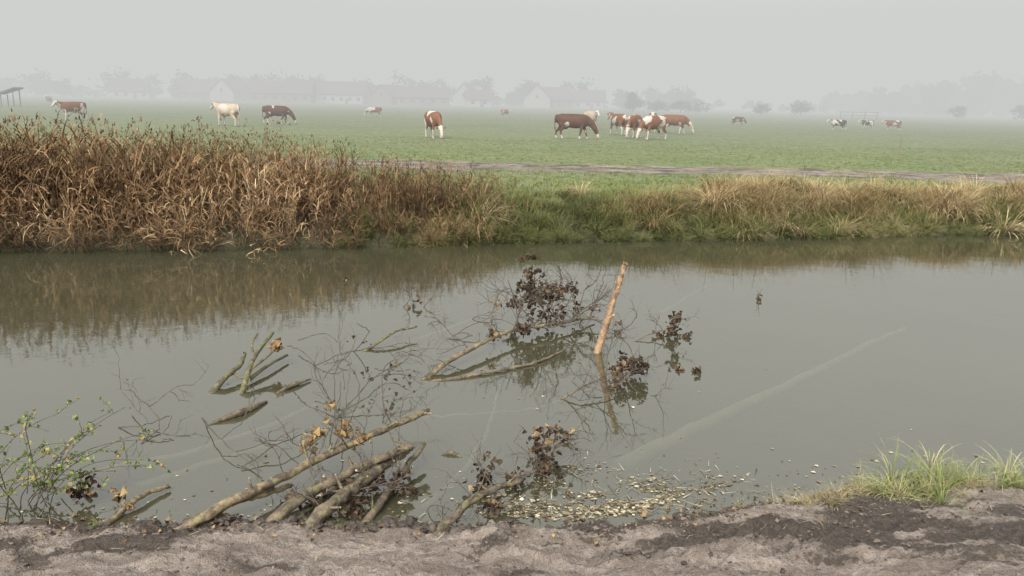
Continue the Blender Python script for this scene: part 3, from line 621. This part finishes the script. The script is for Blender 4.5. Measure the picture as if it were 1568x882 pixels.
for p,d in [((-1.66,7.6,.15),(.2,.5,.6)),((-1.4,7.8,.2),(.4,.3,.4)),((-1.7,7.3,.1),(-.5,.5,.5)),((-1.9,7.8,.2),(.3,.6,.3)),((-1.3,7.9,.2),(.2,-.5,.4)),((-1.8,8.2,.3),(-.5,.2,.4)),((-3.3,6.85,.08),(-.5,.3,.3)),((-3.4,7.1,.12),(.5,.3,.2)),((-2.5,6.5,.08),(.3,.6,.2)),((-2.3,6.3,.06),(.6,-.1,.2)),((-1.6,9.0,.1),(.5,.3,.3)),((-1.3,8.4,.25),(.3,.5,.4))]: grow(T,p,d,.46,.005,2,tips,1.,0,3)
e=empty('twig_tangle');T.obj('twigs',[TW],e)
for c,n in [((-1.35,8.0,.2),10),((-1.15,8.3,.12),10),((-1.9,9.1,.2),6)]: leaves('leaf_cluster',c,.2,n,LB,.05,e)
e=empty('floating_twigs');T=Tubes();tips=[]
for p,d in [((-.55,10.9,0),(.5,.1,.3)),((-.3,11,.05),(.3,.2,.5)),((-1.6,11.5,0),(.5,0,.3)),((-.75,10.0,.02),(.5,.5,.1)),((-1.3,11.5,0),(.4,.2,.2))]: grow(T,p,d,.4,.006,2,tips,.9,0,3)
grow(T,(3.9,12.4,0),(.3,0,.5),.18,.005,1,tips,.9,0,3)
T.obj('twigs',[TW],e)
for c,n,r in [((-1.45,11.5,.06),16,.2),((3.95,12.45,.04),9,.1),((2.19,8.8,.02),8,.06),((-2.8,13.16,.02),8,.06),((1.95,8.9,.02),6,.06),((1.4,10.6,.1),10,.1),((-.2,10.9,.2),10,.15)]: leaves('leaf_cluster',c,r,n,LB,.06,e,flat=.5,bias=(2,1.5))
def sub(pts,r0,r1):
    T=Tubes();T.add([(a,b,c) for a,b,c in pts],r0,r1,10,k=6,wob=.012,rough=.2,capmat=0);T.obj('submerged_log',[SUB])
sub([(.96,6.55,-.14),(2.12,7.65,-.09),(3.08,8.57,-.08),(4.4,9.9,-.07),(5.65,11.13,-.07)],.075,.04)
sub([(-3.39,6.12,-.07),(-2.63,6.68,-.06),(-1.88,7.77,-.05)],.035,.02)
sub([(-2.96,5.87,-.07),(-2.42,6.42,-.06),(-1.73,7.10,-.055),(-1.26,8.09,-.05)],.038,.02)
sub([(-.64,5.62,-.06),(-.38,6.29,-.06),(-.19,7.26,-.05),(-.11,8.37,-.045)],.03,.014)
sub([(-.83,7.34,-.03),(-.26,7.48,-.03),(.27,7.66,-.03),(.69,8.06,-.03)],.016,.010)
sub([(2.22,11.64,-.05),(3.42,13.64,-.05)],.026,.014)
sub([(-1.21,10.03,-.05),(-.32,11.42,-.05)],.024,.014)
n=2300;x=rng.normal(.85,.6,n);y=nf(x)+.02+np.abs(rng.normal(0,.42,n))*np.interp(x,[-.2,.7,1.9],[.6,1.,.4])
kp=fbm(x*3.5,y*4,3,121)>.45;x,y=x[kp],y[kp]
x2=rng.uniform(-3.6,4.2,260);y2=nf(x2)+np.abs(rng.normal(0,.35,260));x3=rng.normal(-.3,1.6,50);y3=rng.uniform(6,9,50)
x=np.concatenate([x,x2,x3]);y=np.concatenate([y,y2,y3]);n=len(x)
LL=foliage_mat('floating_leaves',[(0,(.035,.026,.016)),(.4,(.11,.085,.048)),(.75,(.24,.20,.125)),(1,(.42,.38,.26))],None,0,.6,.0,1.)
e=empty('floating_leaf_litter')
scatter('leaves',LF,np.stack([x,y,rng.uniform(.002,.007,n)],-1),np.clip(np.exp(rng.normal(-3.95,.45,n)),.006,.045),LL,rng.uniform(0,.08,n),rnd=rng.beta(1.1,1.3,n),parent=e)
ls=[blade((-.5,0,0),0,1.,.05,R_(-.5,.5),3,1.57-.1) for _ in range(5)];ls=[(a[0],a[1]*0+.8,a[2]*1) for a in ls]
n=320;x=rng.normal(.85,.65,n);y=nf(x)+.02+np.abs(rng.normal(0,.4,n))
scatter('straws',ls,np.stack([x,y,np.full(n,.006)],-1),rng.uniform(.03,.14,n),LL,rng.uniform(0,.04,n),parent=e)

# ------------------------------------------------------------------ near bank
def clod():
    import bmesh
    bm=bmesh.new();bmesh.ops.create_icosphere(bm,subdivisions=2,radius=1);s=R_(0,99)
    for v in bm.verts: v.co*=1+.8*mnoise.noise(v.co*1.2+Vector((s,0,0)))+.5*mnoise.noise(v.co*3.+Vector((0,s,0)))
    V=np.array([v.co[:] for v in bm.verts]);F=np.array([[f.verts[0].index,f.verts[1].index,f.verts[2].index,f.verts[2].index] for f in bm.faces]);bm.free();return V,F
k=N('wet_soil');nn=k.noise(45,detail=4);soil=k.bsdf(k.mix(k.attr('rnd'),k.mix(nn,(.020,.015,.011),(.065,.048,.035)),(.15,.118,.09)),.65,bump=nn,bd=.015,spec=.4)
def tri_scatter(name,temps,pos,sc,mat,rnd):
    VV=[];FF=[];RR=[];o=0
    for i,p in enumerate(pos):
        V,F=temps[i%len(temps)];a=R_(0,6.28);c,s=math.cos(a),math.sin(a);el=R_(.8,1.5)
        W=(V*np.array([el,1,1]))@np.array([[c,s,0],[-s,c,0],[0,0,.5]])*sc[i]+p;VV.append(W);FF.append(F[:,:3]+o);RR.append(np.full(len(V),rnd[i]));o+=len(V)
    return mesh_np(name,np.vstack(VV),np.vstack(FF),mat,{'rnd':np.concatenate(RR)},smooth=False)
CT=[clod() for _ in range(12)]
n=8500;x=rng.uniform(-4.,5.2,n);s=np.abs(rng.normal(0,.28,n))
m=rng.uniform(0,1,n)<.5;s=np.where(m,rng.uniform(0,1.6,n),s);y=nf(x)+.04-s
keep=(fbm(x*1.3+3,y*2.6,4,81)+rng.normal(0,.03,n)>.56)|((x>1.)&(fbm(x*2.2,y*4,3,83)>.48))|((x>-2.4)&(x<.6)&(s<.3))|(rng.uniform(0,1,n)<.05);x,y=x[keep],y[keep];n=len(x)
sc=np.clip(np.exp(rng.normal(-5.1,.55,n)),.0025,.022);tri_scatter('soil_clods',CT,np.stack([x,y,hgt(x,y)+sc*.1],-1),sc,soil,rng.uniform(0,1,n)**2.5)
n=520;x=rng.normal(-1.2,.7,n);y=nf(x)-.07+rng.normal(0,.08,n);sc=np.clip(np.exp(rng.normal(-4.0,.45,n)),.008,.042)
tri_scatter('soil_heap',CT,np.stack([x,y,hgt(x,y)+.01],-1),sc,soil,rng.uniform(0,.6,n)**2)
n=700;x=rng.uniform(-3.8,4.5,n);y=nf(x)-np.abs(rng.normal(0,.5,n))+.05
ls=[blade((-.5,0,0),0,1.,.06,R_(-.5,.5),3,1.57-.1) for _ in range(5)];ls=[(a[0],a[1],a[2]) for a in ls]
scatter('straw_litter',ls,np.stack([x,y,hgt(x,y)+.006],-1),rng.uniform(.02,.12,n),foliage_mat('straw',[(0,(.05,.038,.025)),(.6,(.17,.13,.08)),(1,(.36,.30,.18))],None,0,.8,0,1.))
n=320;x=rng.uniform(-3.8,4.5,n);y=nf(x)-np.abs(rng.normal(0,.3,n))+.08
scatter('leaf_litter',LTs,np.stack([x,y,np.maximum(hgt(x,y),0)+.01],-1),rng.uniform(.015,.045,n),LB,rng.uniform(0,.5,n),rnd=rng.uniform(.2,1.,n))
gg=foliage_mat('green_grass',[(0,(.06,.09,.022)),(.4,(.13,.18,.042)),(.75,(.21,.265,.075)),(1,(.44,.38,.2))],(.34,.31,.14),.5,.6,.35,.5)
G2=[tussock_template(20,(.2,.58),.008,(.8,2.5),.05,5,(.05,.8)) for _ in range(7)]
n=85;x=rng.uniform(2.75,5.2,n);y=nf(x)-.12+rng.normal(0,.15,n)
sc=rng.uniform(.3,1.0,n)*np.interp(x,[2.7,3.1,3.5,5],[.45,1.,.95,.85])
scatter('grass_tuft',G2,np.stack([x,y,np.maximum(hgt(x,y),0)],-1),sc,gg,rng.uniform(0,.35,n),-1.57+rng.normal(0,1.2,n),jit=.3)
sg=foliage_mat('straw_grass',[(0,(.12,.10,.05)),(.5,(.28,.23,.12)),(1,(.45,.38,.22))],None,0,.8,.2,.6)
n=210;x=rng.uniform(2.0,5.2,n);y=nf(x)-.1-np.abs(rng.normal(0,.14,n))
scatter('dry_grass',G2,np.stack([x,y,hgt(x,y)],-1),rng.uniform(.15,.45,n),sg,rng.uniform(.2,.9,n),jit=.3)
n=26;x=np.concatenate([rng.uniform(1.4,2.6,10),rng.uniform(-3.8,-2.4,8),rng.uniform(-1.6,-.3,8)]);y=nf(x)-rng.uniform(-.02,.2,n)
scatter('small_grass_tufts',G2,np.stack([x,y,hgt(x,y)],-1),rng.uniform(.12,.3,n),gg,rng.uniform(.1,.6,n),jit=.3)
e=empty('bramble_bush');T=Tubes();tips=[];LPs=[]
for i in range(26):
    b=np.array([R_(-4.4,-3.3),R_(5.15,5.6),.03]);d=unit([R_(-.3,.6),R_(-.2,.4),1]);L=R_(.4,1.05)
    pts=[b];q=d.copy()
    for j in range(6):
        q=unit(q+np.array([R_(-.25,.35),R_(-.25,.25),-.18]));pts.append(pts[-1]+q*L/6)
    P=T.add(pts,.0045,.0018,5,k=3,capmat=0)
    for p in P[5:]:
        if R_(0,1)<.6: LPs.append(p+np.array([R_(-1,1),R_(-1,1),R_(-.6,.8)])*.03)
    for j in range(3):
        p=P[random.randint(5,len(P)-1)];dd=unit([R_(-1,1),R_(-1,1),R_(-.2,.8)]);PP=T.add([p,p+dd*.08,p+dd*.17+np.array([0,0,-.02])],.0025,.0012,4,k=3,capmat=0)
        for p in PP[1:]:
            if R_(0,1)<.65: LPs.append(p+np.array([R_(-1,1),R_(-1,1),R_(-1,1)])*.02)
T.obj('stems',[TW],e);LPs=np.array(LPs);n=len(LPs)
LG=foliage_mat('bramble_leaves',[(0,(.06,.09,.022)),(.5,(.14,.19,.055)),(.8,(.26,.27,.085)),(1,(.34,.2,.08))],None,0,.6,.35,1.)
scatter('leaves',LTs,LPs,rng.uniform(.02,.04,n),LG,rng.uniform(0,2,n),parent=e)
